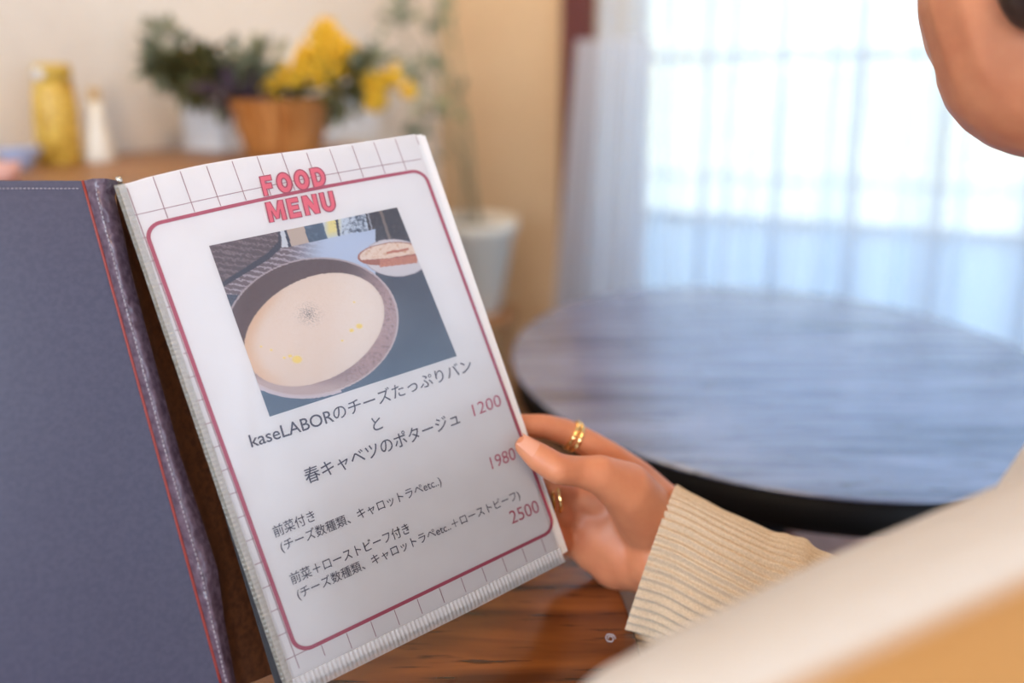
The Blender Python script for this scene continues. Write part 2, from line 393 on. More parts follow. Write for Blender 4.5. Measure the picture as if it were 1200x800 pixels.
rnd = random.Random(4)
green = add_noise(mat('dark_green_leaf', (.06, .09, .03), .55), 30, (.045, .045, .012), (.20, .18, .055))
sage = add_noise(mat('sage_leaf', (.25, .27, .17), .6), 30, (.15, .17, .10), (.34, .36, .24))
yel = add_noise(mat('mimosa_yellow', (.85, .50, .02), .7), 60, (.78, .42, .01), (.92, .62, .05))
plum = mat('dusky_purple_leaf', (.09, .06, .09), .6)
bm = bmesh.new(); leaf_cloud(bm, [(loc(232, 78), .035), (loc(248, 92), .04), (loc(262, 105), .04), (loc(282, 110, .02), .045), (loc(222, 95, .02), .03), (loc(395, 105), .04), (loc(420, 95), .03), (loc(345, 112), .035), (loc(195, 80), .015)], rnd, 46, .045, .02); obj('foliage', bm, green, pot)
for cl_ in ([(loc(290, 72), .035), (loc(305, 85), .035), (loc(275, 82), .03), (loc(315, 68), .025)], [(loc(200, 48), .03), (loc(187, 72), .022)], [(loc(410, 88), .035), (loc(440, 75), .022)]):
    bm = bmesh.new(); leaf_cloud(bm, cl_, rnd, 30, .04, .018); obj('sage_sprig', bm, sage, pot)
bm = bmesh.new(); leaf_cloud(bm, [(loc(265, 110, -.03), .03), (loc(290, 116, -.04), .03), (loc(310, 115, -.02), .025)], rnd, 26, .04, .018); obj('purple_leaves', bm, plum, pot)
bm = bmesh.new()
for (x, y, r, n) in ((383, 38, .03, 60), (375, 55, .036, 80), (390, 62, .036, 80), (365, 80, .036, 80), (385, 85, .036, 80), (340, 92, .028, 46), (322, 100, .022, 30), (405, 55, .02, 26), (438, 100, .030, 60), (440, 118, .022, 34), (458, 88, .022, 34), (478, 106, .018, 20), (355, 62, .02, 20)):
    c = loc(x, y, -.02)
    for _ in range(n):
        p = c+rdir(rnd)*r*rnd.uniform(.3, 1); bmesh.ops.create_icosphere(bm, subdivisions=1, radius=rnd.uniform(.005, .0085), matrix=Matrix.Translation(p))
obj('mimosa_blossom', bm, yel, pot)
bm = bmesh.new()
for (x, y) in ((200, 50), (187, 72), (248, 92), (290, 75), (383, 40), (365, 80), (438, 100), (478, 106), (410, 88), (340, 92), (440, 75), (322, 100)):
    e = loc(x, y); b0 = V((rnd.uniform(-.03, .03), rnd.uniform(-.03, .03), .09)); tube(bm, [b0, (b0+e)*.5+V((0, 0, .02)), e], .0018, 5)
obj('stems', bm, green, pot)
# white box behind the basket
wb = empty('white_box', room(.10, .875, ST)); tag(wb, 'plain white box standing behind the flower basket', 'box')
rpart('box_body', lambda b: rbox(b, .045, .155, .60, 1.15, ST, ST+.095), M['white_paint'], wb, wb, .004)
rpart('lid', lambda b: rbox(b, .042, .158, .597, 1.153, ST+.0955, ST+.106), M['white_paint'], wb, wb, .003)
# yellow bottle, white bottle, small pieces on the left
def thing_at(name, x, y, label, cat):
    p = on_top(x, y); e = empty(name, p); tag(e, label, cat); return e, p
ym = mat('yellow_mosaic', (.75, .48, .06), .4)
n, l, b = nodes(ym); t_ = n.new('ShaderNodeTexCoord'); vo = n.new('ShaderNodeTexVoronoi'); vo.inputs['Scale'].default_value = 75; r_ = n.new('ShaderNodeValToRGB')
r_.color_ramp.elements[0].color = (.80, .55, .10, 1); r_.color_ramp.elements[1].color = (.50, .27, .02, 1); r_.color_ramp.elements[0].position = .35; r_.color_ramp.elements[1].position = .75
l.new(t_.outputs['Object'], vo.inputs['Vector']); l.new(vo.outputs['Distance'], r_.inputs[0]); l.new(r_.outputs[0], b.inputs['Base Color'])
yb, p = thing_at('yellow_jar', 71, 192, 'tall yellow mosaic-patterned jar on the sideboard', 'jar'); sc = p.y/FPX
bm = bmesh.new(); lathe(bm, [(0, 0), (21*sc, 0), (23*sc, 3*sc), (23*sc, 60*sc), (21*sc, 88*sc), (19*sc, 95*sc), (0, 95*sc)], seg=32); obj('jar_body', bm, ym, yb)
bm = bmesh.new(); lathe(bm, [(0, 95.3*sc), (19.5*sc, 95.3*sc), (20*sc, 112*sc), (16*sc, 116*sc), (0, 116*sc)], seg=32); obj('lid', bm, mat('ochre_glaze', (.60, .40, .06), .4), yb)
bm = bmesh.new(); ball(bm, V((-4*sc, -18.6*sc, 104*sc)), (7*sc, 2.5*sc, 7*sc)); obj('medallion', bm, M['white_paint'], yb)
wbt, p = thing_at('white_bottle', 117, 189, 'small white cone-shaped bottle beside the yellow jar', 'bottle'); sc = p.y/FPX
bm = bmesh.new(); lathe(bm, [(0, 0), (17*sc, 0), (18*sc, 3*sc), (14*sc, 30*sc), (9*sc, 52*sc), (8*sc, 70*sc), (0, 70*sc)], seg=32); obj('bottle_body', bm, mat('white_glaze', (.86, .82, .72), .35), wbt)
bm = bmesh.new(); lathe(bm, [(0, 70.3*sc), (6*sc, 70.3*sc), (6*sc, 84*sc), (0, 85*sc)], seg=24); obj('stopper', bm, mat('amber_stopper', (.62, .42, .18), .5), wbt)
bd, p = thing_at('blue_dish', 24, 198, 'pale blue oval dish tilted at the sideboard end', 'dish'); sc = p.y/FPX
bm = bmesh.new(); lathe(bm, [(0, 0), (10*sc, 0), (12*sc, 4*sc), (24*sc, 22*sc), (25*sc, 25*sc), (22*sc, 23*sc), (9*sc, 8*sc), (0, 7*sc)], seg=40); obj('bowl', bm, mat('blue_glaze', (.42, .52, .78), .25), bd)
pk, p = thing_at('pink_cup', 8, 214, 'small pink cup in front of the blue dish', 'cup'); sc = p.y/FPX
bm = bmesh.new(); lathe(bm, [(0, 0), (12*sc, 0), (16*sc, 24*sc), (15*sc, 24*sc), (11*sc, 3*sc), (0, 3*sc)], seg=32); obj('cup_body', bm, mat('pink_glaze', (.75, .42, .36), .35), pk)
bm = bmesh.new(); tube(bm, [V((-14*sc, 0, 20*sc))+V((-7*sc*sin(a), 0, -7*sc+7*sc*cos(a))) for a in [pi*k/8 for k in range(9)]], 1.6*sc, 8); obj('handle', bm, bpy.data.materials['pink_glaze'], pk)

# white planter with a thin leafy plant, on a stand in the corner
wc = at(556, 256, 2.10); pl = empty('white_planter', (wc.x, wc.y, .42)); tag(pl, 'white tapered planter with thin leafy stems in the corner', 'potted plant')
zt = wc.z-.42
bm = bmesh.new(); lathe(bm, [(0, 0), (.066, 0), (.072, .006), (.116, zt-.035), (.124, zt-.03), (.126, zt), (.116, zt), (.110, zt-.03), (0, zt-.032)], seg=48); obj('pot', bm, mat('white_ceramic', (.80, .80, .74), .4), pl)
bm = bmesh.new(); lathe(bm, [(.108, zt-.028), (.05, zt-.02), (0, zt-.018)], seg=32); obj('soil', bm, bpy.data.materials['dark_soil'], pl)
bm = bmesh.new(); bl = bmesh.new()
for (x, y, dy) in ((455, 18, 0), (500, 22, .02), (522, 3, -.03), (487, 80, .03), (506, 118, -.02), (512, 60, .02), (470, -20, 0), (496, 150, .02)):
    e = at(x, y, 2.08+dy)-pl.location; b0 = V((rnd.uniform(-.04, .02), rnd.uniform(-.03, .03), zt-.02))
    tube(bm, [b0, b0*.6+e*.4+V((.03, 0, .05)), b0*.2+e*.8+V((.015, 0, .03)), e], .0022, 5)
    for k in range(7):
        q = e+rdir(rnd)*.035; leaf(bl, q, rdir(rnd)+V((0, 0, -.3)), .05, .03, rnd.uniform(-1, 1))
    for k in range(3):
        q = b0*.35+e*.65+rdir(rnd)*.03; leaf(bl, q, rdir(rnd), .04, .024, rnd.uniform(-1, 1))
obj('stems', bm, sage, pl); obj('leaves', bl, add_noise(mat('pale_green_leaf', (.26, .32, .2), .6), 20, (.18, .24, .14), (.34, .40, .26)), pl)
ps = empty('plant_stand', (wc.x, wc.y, 0)); tag(ps, 'small dark wooden stand under the white planter', 'stand')
bm = bmesh.new(); lathe(bm, [(0, .395), (.12, .395), (.125, .40), (.125, .418), (0, .4195)], seg=40); obj('stand_top', bm, M['oak'], ps)
for k in range(3):
    a = 2*pi*k/3; bm = bmesh.new(); tube(bm, [(.12*cos(a), .12*sin(a), 0), (.09*cos(a), .09*sin(a), .396)], .012, 10); obj('leg', bm, M['oak'], ps)
# ------------------------------------------------------------------ the menu
# the page lies in one plane, held leaning back; a runs right, b runs down the page, n stands off it towards the reader
def plane_from(quad, height):
    r = [ray(*q) for q in quad]
    A = Matrix((r[1], -r[2], r[3])).transposed(); l = A.inverted() @ r[0]
    P = [r[0], r[1]*l[0], r[2]*l[1], r[3]*l[2]]
    s = height/(P[3]-P[0]).length
    return [V((0, 0, CZ))+p*s for p in P]
PQ = plane_from([(168.8, 265.1), (496.2, 198.7), (650.5, 620.3), (348.6, 765.8)], .25)
PO = PQ[0]; BW = (PQ[1]-PQ[0]).length; BH = .25
PW = (PQ[1]-PQ[0]).normalized(); PH = (PQ[3]-PQ[0]).normalized(); PN = PH.cross(PW).normalized()
if PN.y > 0: PN = -PN
def page(a, b, n=0): return PO+PW*a+PH*b+PN*n
def on_page(x, y):
    r = ray(x, y); t = (PO-V((0, 0, CZ))).dot(PN)/r.dot(PN); d = V((0, 0, CZ))+r*t-PO
    k = PW.dot(PH); p, q = d.dot(PW), d.dot(PH); b = (q-k*p)/(1-k*k); return p-k*b, b
def page_Y(x, y): return page(*on_page(x, y)).y

menu = empty('menu_binder', page(BW/2, BH, -.004))
tag(menu, 'open leather menu binder held up, its FOOD MENU page in a clear sleeve', 'menu')
MI = Matrix.Translation(-menu.location)
def mpart(nm, bm, m, parent=None, smooth=False):
    bmesh.ops.transform(bm, matrix=MI, verts=bm.verts[:]); return obj(nm, bm, m, parent or menu, smooth)

# outline of the front sleeve in page coordinates (its top edge bows up)
top_px = [(133, 218), (152, 213.5), (173, 207), (200, 200.5), (233, 193), (283, 184.2), (340, 177.2), (400, 169.5), (450, 162), (489, 156)]
def edge_fn(pts):
    ab = [on_page(*p) for p in pts]
    d = [0]
    for p, q in zip(ab, ab[1:]): d.append(d[-1]+sqrt((q[0]-p[0])**2+(q[1]-p[1])**2))
    def fn(u):
        x = u*d[-1]
        for i in range(len(d)-1):
            if x <= d[i+1] or i == len(d)-2:
                k = (x-d[i])/(d[i+1]-d[i]); return (ab[i][0]+(ab[i+1][0]-ab[i][0])*k, ab[i][1]+(ab[i+1][1]-ab[i][1])*k)
    return fn
top_e = edge_fn(top_px); bot_e = edge_fn([(337, 820), (384, 797), (553, 713), (661, 657)])
def sheet(u, v, n=0, da=0, db=0):
    t, b = top_e(u), bot_e(u)
    return page(t[0]+(b[0]-t[0])*v+da, t[1]+(b[1]-t[1])*v+db, n)
def bow(u, v): return .0016*sin(pi*min(1, u*1.15))*(1-.5*v)
def slab(bm, f, nu, nv, n0, n1):
    a = grid(bm, lambda u, v: f(u, v, n1), nu, nv); c = grid(bm, lambda u, v: f(u, v, n0), nu, nv)
    rim = lambda g: [g[0][i] for i in range(nu)]+[g[j][-1] for j in range(1, nv)]+[g[-1][i] for i in range(nu-2, -1, -1)]+[g[j][0] for j in range(nv-2, 0, -1)]
    ra, rc = rim(a), rim(c)
    for i in range(len(ra)): bm.faces.new((ra[i], ra[(i+1) % len(ra)], rc[(i+1) % len(ra)], rc[i]))
# leather: right cover behind the pages
C_TL, C_TR, C_BR, C_BL = on_page(150, 226), on_page(489, 164), on_page(664, 664), on_page(330, 826)
def cov(u, v, n):
    a0 = C_TL[0]+(C_BL[0]-C_TL[0])*v; a1 = C_TR[0]+(C_BR[0]-C_TR[0])*v; b0 = C_TL[1]+(C_BL[1]-C_TL[1])*v; b1 = C_TR[1]+(C_BR[1]-C_TR[1])*v
    return page(a0+(a1-a0)*u, b0+(b1-b0)*u, n)
bm = bmesh.new(); slab(bm, cov, 6, 8, -.0095, -.0068); mpart('right_cover', bm, M['leather_black'])
# left cover, its red piping, spine strip and the brown hollow of the spine
HT, HB = page(*on_page(95, 207.5), -.010), page(*on_page(263, 818), -.010)
LD = V((-.93, -.36, .045)).normalized()
def lef(u, v, n):
    p = HT+(HB-HT)*v; nn = (HB-HT).cross(LD).normalized(); nn = -nn if nn.y > 0 else nn
    return p+LD*(.235*u)+nn*(n+.004*sin(pi*u)*.5)
bm = bmesh.new(); slab(bm, lef, 24, 30, -.003, 0); lc = mpart('left_cover', bm, M['leather'], smooth=False)
for p_ in lc.data.polygons: p_.use_smooth = True
lc.data.set_sharp_from_angle(angle=radians(40))
bm = bmesh.new(); tube(bm, [lef(0, k/20, .0005) for k in range(21)], .00075, 8); mpart('red_piping', bm, M['red_thread'], lc, True)
def dashes(name, fn, n, ln, rad, parent):
    bm = bmesh.new()
    for k in range(n): tube(bm, [fn((k+.1)/n), fn((k+.5*ln)/n)+PN*rad*.5, fn((k+ln)/n)], rad, 5)
    return mpart(name, bm, M['stitch'], parent, True)
dashes('stitching', lambda u: lef(.012+.97*u, .016, .0004), 120, .72, .0003, lc)
sp_px = [(138, 207), (133, 226), (142, 262), (154, 320), (171, 385), (188, 448), (213, 540), (236, 608), (257, 673), (265, 735), (277, 800), (281, 820)]
spe = edge_fn(sp_px)
def strip(u, v, n=0):
    e = spe(v); p1 = page(e[0], e[1], -.012); p0 = HT+(HB-HT)*v
    w = (p1-p0).length
    k = noise.noise(V((u*3, v*26, 1)))*.0016+noise.noise(V((u*7, v*70, 5)))*.0006
    return p0+(p1-p0)*u+PN*(.0075*sin(pi*u)*(1-.35*v)+k*(.25+.75*abs(2*v-1))*sin(pi*u))
bm = bmesh.new(); grid(bm, strip, 20, 220); sp = mpart('spine_strip', bm, M['leather_shiny'], None, True)
dashes('stitching', lambda u: strip(.38, .02+.96*u)+PN*.0003, 105, .7, .0003, sp)
def hollow(u, v):
    e = spe(v); p0 = page(e[0], e[1], -.0125)-PN*.001; t, b = top_e(0), bot_e(0)
    p1 = page(t[0]+(b[0]-t[0])*v+.020, t[1]+(b[1]-t[1])*v, -.0105)
    return p0+(p1-p0)*u-PN*(.012*sin(pi*u)**.8)+PN*.004*max(0, v-.55)*sin(2*pi*u)**2
bm = bmesh.new(); grid(bm, hollow, 16, 40); mpart('spine_lining', bm, M['leather_brown'], None, True)
bm = bmesh.new(); e0 = page(*on_page(138, 206.5), -.002); tube(bm, [e0, page(*on_page(140.5, 213), -.002)], .0016, 10); mpart('corner_clip', bm, M['metal'], None, True)

# the clear sleeve material
def clear_film(name, rough, base_mix, bump_s, bump_d):
    m = bpy.data.materials.new(name); m.use_nodes = True; n = m.node_tree.nodes; l = m.node_tree.links; n.clear()
    o = n.new('ShaderNodeOutputMaterial'); mx = n.new('ShaderNodeMixShader'); tr = n.new('ShaderNodeBsdfTransparent'); gl = n.new('ShaderNodeBsdfGlossy')
    gl.inputs['Roughness'].default_value = rough; tr.inputs[0].default_value = (.985, .985, .985, 1)
    lw = n.new('ShaderNodeFresnel'); lw.inputs[0].default_value = 1.5
    ma = n.new('ShaderNodeMath'); ma.operation = 'MULTIPLY'; ma.inputs[1].default_value = base_mix
    t = n.new('ShaderNodeTexCoord'); nz = n.new('ShaderNodeTexNoise'); nz.inputs['Scale'].default_value = bump_s; nz.inputs['Detail'].default_value = 3
    mp = n.new('ShaderNodeMapping'); mp.inputs['Rotation'].default_value = (0, .35, 0); mp.inputs['Scale'].default_value = (1, 1, .35)
    bp = n.new('ShaderNodeBump'); bp.inputs['Strength'].default_value = 1; bp.inputs['Distance'].default_value = bump_d
    l.new(t.outputs['Object'], mp.inputs[0]); l.new(mp.outputs[0], nz.inputs['Vector']); l.new(nz.outputs['Fac'], bp.inputs['Height']); l.new(bp.outputs[0], gl.inputs['Normal'])
    l.new(lw.outputs[0], ma.inputs[0]); l.new(ma.outputs[0], mx.inputs[0]); l.new(tr.outputs[0], mx.inputs[1]); l.new(gl.outputs[0], mx.inputs[2]); l.new(mx.outputs[0], o.inputs[0])
    return m
M['film'] = clear_film('clear_film', .28, .95, 22, .003)
def seam_mat(nm='welded_film', c=(.36, .34, .29), k=.48):
    m = mat(nm, c, .2, spec=.9)
    n, l, b = nodes(m); t = n.new('ShaderNodeTexCoord'); wv = n.new('ShaderNodeTexNoise'); wv.inputs['Scale'].default_value = 500; wv.inputs['Detail'].default_value = 2
    bp = n.new('ShaderNodeBump'); bp.inputs['Strength'].default_value = .8; bp.inputs['Distance'].default_value = .0008
    l.new(t.outputs['Object'], wv.inputs['Vector']); l.new(wv.outputs['Fac'], bp.inputs['Height']); l.new(bp.outputs[0], b.inputs['Normal'])
    tr = n.new('ShaderNodeBsdfTransparent'); mx = n.new('ShaderNodeMixShader'); mx.inputs[0].default_value = k; out = n['Material Output']
    l.new(tr.outputs[0], mx.inputs[1]); l.new(b.outputs[0], mx.inputs[2]); l.new(mx.outputs[0], out.inputs[0])
    return m
M['seam'] = seam_mat()
M['seam_white'] = seam_mat('clear_welded_film', (.72, .71, .72), .40)
# pages behind, stepping out to the right, then the front page in its sleeve
for k, (da, db) in enumerate(((.0062, .0015), (.0035, .0008))):
    bm = bmesh.new(); n0 = -.0052+.0020*k
    slab(bm, lambda u, v, n: sheet(.03+.97*u, v*.985, n, da, db), 8, 8, n0, n0+.0014); mpart('inner_page', bm, M['paper_edge'], None)
bm = bmesh.new(); slab(bm, lambda u, v, n: sheet(.012+.978*u, .001+.987*v, n), 24, 24, -.0009, 0); front = mpart('menu_page', bm, M['paper'], None)
bm = bmesh.new(); grid(bm, lambda u, v: sheet(u, v, .0016+.0009*sin(pi*u)*sin(pi*v)), 30, 30); film = mpart('clear_sleeve', bm, M['film'], None, True)
# welded seams: little ribs across the left and bottom edges
def seam(name, fn, n, m):
    bm = bmesh.new()
    grid(bm, lambda u, v: fn(u, v, .0019+.0011*abs(sin(pi*n*u))*sin(pi*v)), n*4+1, 5); return mpart(name, bm, m, film, True)
seam('left_seam', lambda u, v, n: sheet(.001+.030*v, u, n), 110, M['seam'])
seam('bottom_seam', lambda u, v, n: sheet(u, .967+.033*v, n), 72, M['seam_white'])

# print on the page
def bowed(a, b): return a, b-.0018*sin(pi*max(0, min(1, a/BW)))*max(0, 1-max(0, b)/.03)
def strip_path(bm, pts, w, n, closed=False):
    """a printed line of width w through page points (a, b)"""
    m = len(pts); L = []; pts = [bowed(*p) for p in pts]
    for i in range(m):
        p = V((*pts[i], 0)); q = V((*pts[(i+1) % m], 0)) if closed or i < m-1 else None; o = V((*pts[i-1], 0)) if closed or i > 0 else None
        d = ((q or p)-(o or p)).normalized(); s = V((-d.y, d.x, 0))*w/2
        L.append((bm.verts.new(page(p.x+s.x, p.y+s.y, n)), bm.verts.new(page(p.x-s.x, p.y-s.y, n))))
    for i in range(m if closed else m-1):
        a, b = L[i], L[(i+1) % m]; bm.faces.new((a[0], a[1], b[1], b[0]))
RC = .0085
def rrect(g=0):
    pts = []
    for cx, cy, a0 in ((BW-RC, RC, -90), (BW-RC, BH-RC, 0), (RC, BH-RC, 90), (RC, RC, 180)):
        for k in range(9): a = radians(a0+90*k/8); pts.append((cx+RC*cos(a), cy+RC*sin(a)))
    pts += [(RC+(BW-2*RC)*k/20, 0) for k in range(1, 20)]
    return pts
bm = bmesh.new(); strip_path(bm, rrect(), .0021, .0003, True); mpart('red_border', bm, M['red_ink'], front)
bm = bmesh.new(); CELL = .01355; ga, gb_ = on_page(160, 251.5)
def clip_line(p, q):
    N_ = 120; run = []
    def inside(a, b):
        if 0 < a < BW and 0 < b < BH: return False
        for f in (0,):
            pass
        u0, u1 = .018, .985
        t0, t1 = top_e(0), top_e(1)
        b_l, b_r = bot_e(0), bot_e(1)
        # left and right limits at this height, top and bottom limits at this place
        vv = (b-t0[1])/(b_l[1]-t0[1]); la = t0[0]+(b_l[0]-t0[0])*vv+.004; rv = (b-t1[1])/(b_r[1]-t1[1]); ra = t1[0]+(b_r[0]-t1[0])*rv-.0015
        uu = (a-t0[0])/(t1[0]-t0[0]); tt = top_e(max(0, min(1, uu))); bb = bot_e(max(0, min(1, (a-b_l[0])/(b_r[0]-b_l[0]))))
        return la < a < ra and tt[1]+.001 < b < bb[1]-.010
    for i in range(N_+1):
        k = i/N_; pt = (p[0]+(q[0]-p[0])*k, p[1]+(q[1]-p[1])*k)
        if inside(*pt): run.append(pt)
        else:
            if len(run) > 1: strip_path(bm, run, .00045, .0002)
            run = []
    if len(run) > 1: strip_path(bm, run, .00045, .0002)
for k in range(-1, 18): clip_line((ga+.0144*k, -.06), (ga+.0144*k, BH+.06))
for k in range(0, 24): clip_line((-.05, gb_+CELL*k), (BW+.05, gb_+CELL*k))
mpart('grid_lines', bm, M['grid_ink'], front)

def text(name, body, bl, br, tl, m, n=.0004, off=0., parent=None, grow=0.):
    """printed words: the box around the glyphs goes onto the page between three measured corners"""
    c = bpy.data.curves.new('words', 'FONT'); c.body = body; c.offset = off; c.space_character = 1.1 if off > .01 else 1; c.resolution_u = 4
    o = bpy.data.objects.new('words', c); COL.objects.link(o)
    dg = bpy.context.evaluated_depsgraph_get(); dg.update()
    me = bpy.data.meshes.new_from_object(o.evaluated_get(dg)); bpy.data.objects.remove(o); bpy.data.curves.remove(c)
    xs = [v.co.x for v in me.vertices]; ys = [v.co.y for v in me.vertices]
    x0, x1, y0, y1 = min(xs)+grow, max(xs)-grow, min(ys)+grow, max(ys)-grow
    A, B, T = (V((*on_page(*q), 0)) for q in (bl, br, tl))
    for v in me.vertices:
        q = A+(B-A)*((v.co.x-x0)/(x1-x0))+(T-A)*((v.co.y-y0)/(y1-y0))
        v.co = MI @ page(q.x, q.y, n)
    return link(name, me, m, parent or front, False)
def arc(cx, cy, rx, ry, a0, a1, n=10): return [(cx+rx*cos(radians(a0+(a1-a0)*k/n)), cy+ry*sin(radians(a0+(a1-a0)*k/n))) for k in range(n+1)]
GL = {'F': [[(0, 0), (.34, 0), (.34, .34), (.82, .34), (.82, .62), (.34, .62), (.34, .74), (.92, .74), (.92, 1), (0, 1)]],
      'E': [[(0, 0), (.95, 0), (.95, .25), (.34, .25), (.34, .385), (.86, .385), (.86, .62), (.34, .62), (.34, .75), (.93, .75), (.93, 1), (0, 1)]],
      'N': [[(0, 0), (.30, 0), (.30, .52), (.66, 0), (1, 0), (1, 1), (.70, 1), (.70, .48), (.34, 1), (0, 1)]],
      'M': [[(0, 0), (.25, 0), (.25, .56), (.42, .12), (.58, .12), (.75, .56), (.75, 0), (1, 0), (1, 1), (.72, 1), (.5, .46), (.28, 1), (0, 1)]],
      'U': [[(0, 1), (0, .36)]+arc(.5, .38, .5, .40, 180, 360, 14)+[(1, 1), (.67, 1), (.67, .40)]+arc(.5, .38, .17, .15, 0, -180, 8)+[(.33, 1)]],
      'O': [arc(.5, .5, .5, .52, 90, 449, 30), arc(.5, .5, .175, .23, 90, 449, 30)],
      'D': [[(0, 0), (.45, 0)]+arc(.45, .5, .55, .5, -90, 90, 16)+[(0, 1)], [(.33, .26), (.45, .26)]+arc(.45, .5, .22, .24, -90, 90, 10)+[(.33, .74)]]}
def title(word, widths, gap, bl, br, tl):
    A, B, T = (V((*on_page(*q), 0)) for q in (bl, br, tl)); tot = sum(widths)+gap*(len(word)-1); x = 0
    root = None; fill = bmesh.new(); line = bmesh.new()
    for ch, w in zip(word, widths):
        outs = [[(A+(B-A)*((x+p[0]*w)/tot)+(T-A)*p[1]) for p in o] for o in GL[ch]]
        for o in outs: strip_path(line, [(q.x, q.y+.0018*sin(pi*q.x/BW)*max(0, 1-max(0, q.y)/.03)) for q in o], .00075, .0008, True)
        if len(outs) == 1:
            fill.faces.new([fill.verts.new(page(q.x, q.y, .0006)) for q in outs[0]])
        else:
            n_ = 32
            def res(o):
                L = [0]
                for i in range(len(o)): L.append(L[-1]+(o[(i+1) % len(o)]-o[i]).length)
                return L
            def ang(o):
                c = sum(outs[1], V((0, 0, 0)))/len(outs[1]); r_ = []
                for k in range(48):
                    d = (B-A).normalized()*cos(2*pi*k/48)+(T-A).normalized()*sin(2*pi*k/48); best = 0
                    for i in range(len(o)):
                        p, q = o[i]-c, o[(i+1) % len(o)]-c; e = q-p; den = d.x*e.y-d.y*e.x
                        if abs(den) < 1e-12: continue
                        t = (p.x*e.y-p.y*e.x)/den; s = (p.x*d.y-p.y*d.x)/den
                        if t > best and -1e-6 <= s <= 1+1e-6: best = t
                    r_.append(c+d*best)
                return r_
            o_, i_ = ang(outs[0]), ang(outs[1])
            vo_ = [fill.verts.new(page(q.x, q.y, .0006)) for q in o_]; vi_ = [fill.verts.new(page(q.x, q.y, .0006)) for q in i_]
            for k in range(48): fill.faces.new((vo_[k], vo_[(k+1) % 48], vi_[(k+1) % 48], vi_[k]))
        x += w+gap
    for f in fill.faces: f.normal_update()
    bmesh.ops.triangulate(fill, faces=[f for f in fill.faces if len(f.verts) > 4])
    t_ = mpart('title_word', fill, M['pink_ink'], front); mpart('title_outline', line, M['red_ink'], t_)
title('FOOD', [.82, 1, 1, .95], .20, (309.5, 230.3), (383.5, 217.3), (303.6, 207.3))
title('MENU', [1.15, .85, 1, .95], .22, (316, 261), (394.5, 246), (310.3, 237.5))
text('dish_name', 'kaseLABOR', (294.9, 524.3), (392, 493.5), (290.6, 509.6), M['ink'], off=.006)
text('dish_name', 'のチーズたっぷりバン', (392.5, 493), (554, 434), (387.6, 476.5), M['ink'], off=.004)
text('dish_name', 'と', (438.5, 505.5), (449, 501.5), (434, 490), M['ink'], off=.004)
text('dish_name', '春キャベツのポタージュ', (360, 568), (540, 496.8), (354, 549.5), M['ink'], off=.004)
text('option_line', '前菜付き', (322.5, 630), (370.5, 609.5), (318, 616.5), M['ink'], off=.003)
text('option_line', '(チーズ数種類、キャロットラペetc..)', (331.3, 648.8), (518.5, 569.8), (326.3, 633.8), M['ink'], off=.003)
text('option_line', '前菜＋ローストビーフ付き', (342.5, 685.3), (481, 624), (338, 671.8), M['ink'], off=.003)
text('option_line', '(チーズ数種類、キャロットラペetc..＋ローストビーフ)', (350.8, 704.3), (610.5, 585.5), (345.6, 689.8), M['ink'], off=.003)
text('price', '1200', (555.6, 487.6), (588, 474.8), (552, 474), M['price_ink'], off=-.006)
text('price', '1980', (576.8, 549.8), (605, 537.2), (573, 535.8), M['price_ink'], off=-.006)
text('price', '2500', (600, 613.8), (632.6, 599.2), (595.6, 599.4), M['price_ink'], off=-.006)

# the printed photograph of a soup bowl: a fine sheet whose printed colours are stored per point
def lin(c): return tuple((x/255/12.92 if x <= 10 else ((x/255+.055)/1.055)**2.4) for x in c)
import numpy as np
def conic(pts):
    A = np.array([[x*x, x*y, y*y, x, y] for x, y in ((p[0]-370)/100 and ((p[0]-370)/100, (p[1]-390)/100) or (0, 0) for p in pts)])
    c = np.linalg.lstsq(A, np.ones(len(pts)), rcond=None)[0]
    def f(x, y):
        x, y = (x-370)/100, (y-390)/100; return c[0]*x*x+c[1]*x*y+c[2]*y*y+c[3]*x+c[4]*y      # < 1 inside
    return f
bowl = conic([(269, 354), (300, 326), (340, 308), (376, 303), (420, 310), (450, 328), (466, 360), (458, 405), (441, 432), (405, 452), (370, 461), (330, 464), (300, 452), (275, 410)])
soup = conic([(285, 399), (300, 368), (330, 340), (386, 320), (425, 326), (449.5, 354), (441, 396), (405, 434), (354, 453), (310, 444), (292, 425)])
def sm(x, a, b): t = max(0, min(1, (x-a)/(b-a))); return t*t*(3-2*t)
def mixc(a, b, k): return tuple(x+(y-x)*k for x, y in zip(a, b))
def inpoly(x, y, P):
    r = False
    for i in range(len(P)):
        (x0, y0), (x1, y1) = P[i-1], P[i]
        if (y0 > y) != (y1 > y) and x < (x1-x0)*(y-y0)/(y1-y0)+x0: r = not r
    return r
TABLE = [(240, 285), (250, 278), (326, 262), (329, 275), (328, 287), (318, 297), (300, 308), (280, 322), (262, 334), (250, 320)]
TEDGE = [(326, 265), (330, 280), (329, 291), (316, 303), (285, 322), (262, 336), (258, 332), (285, 315), (314, 296), (326, 283)]
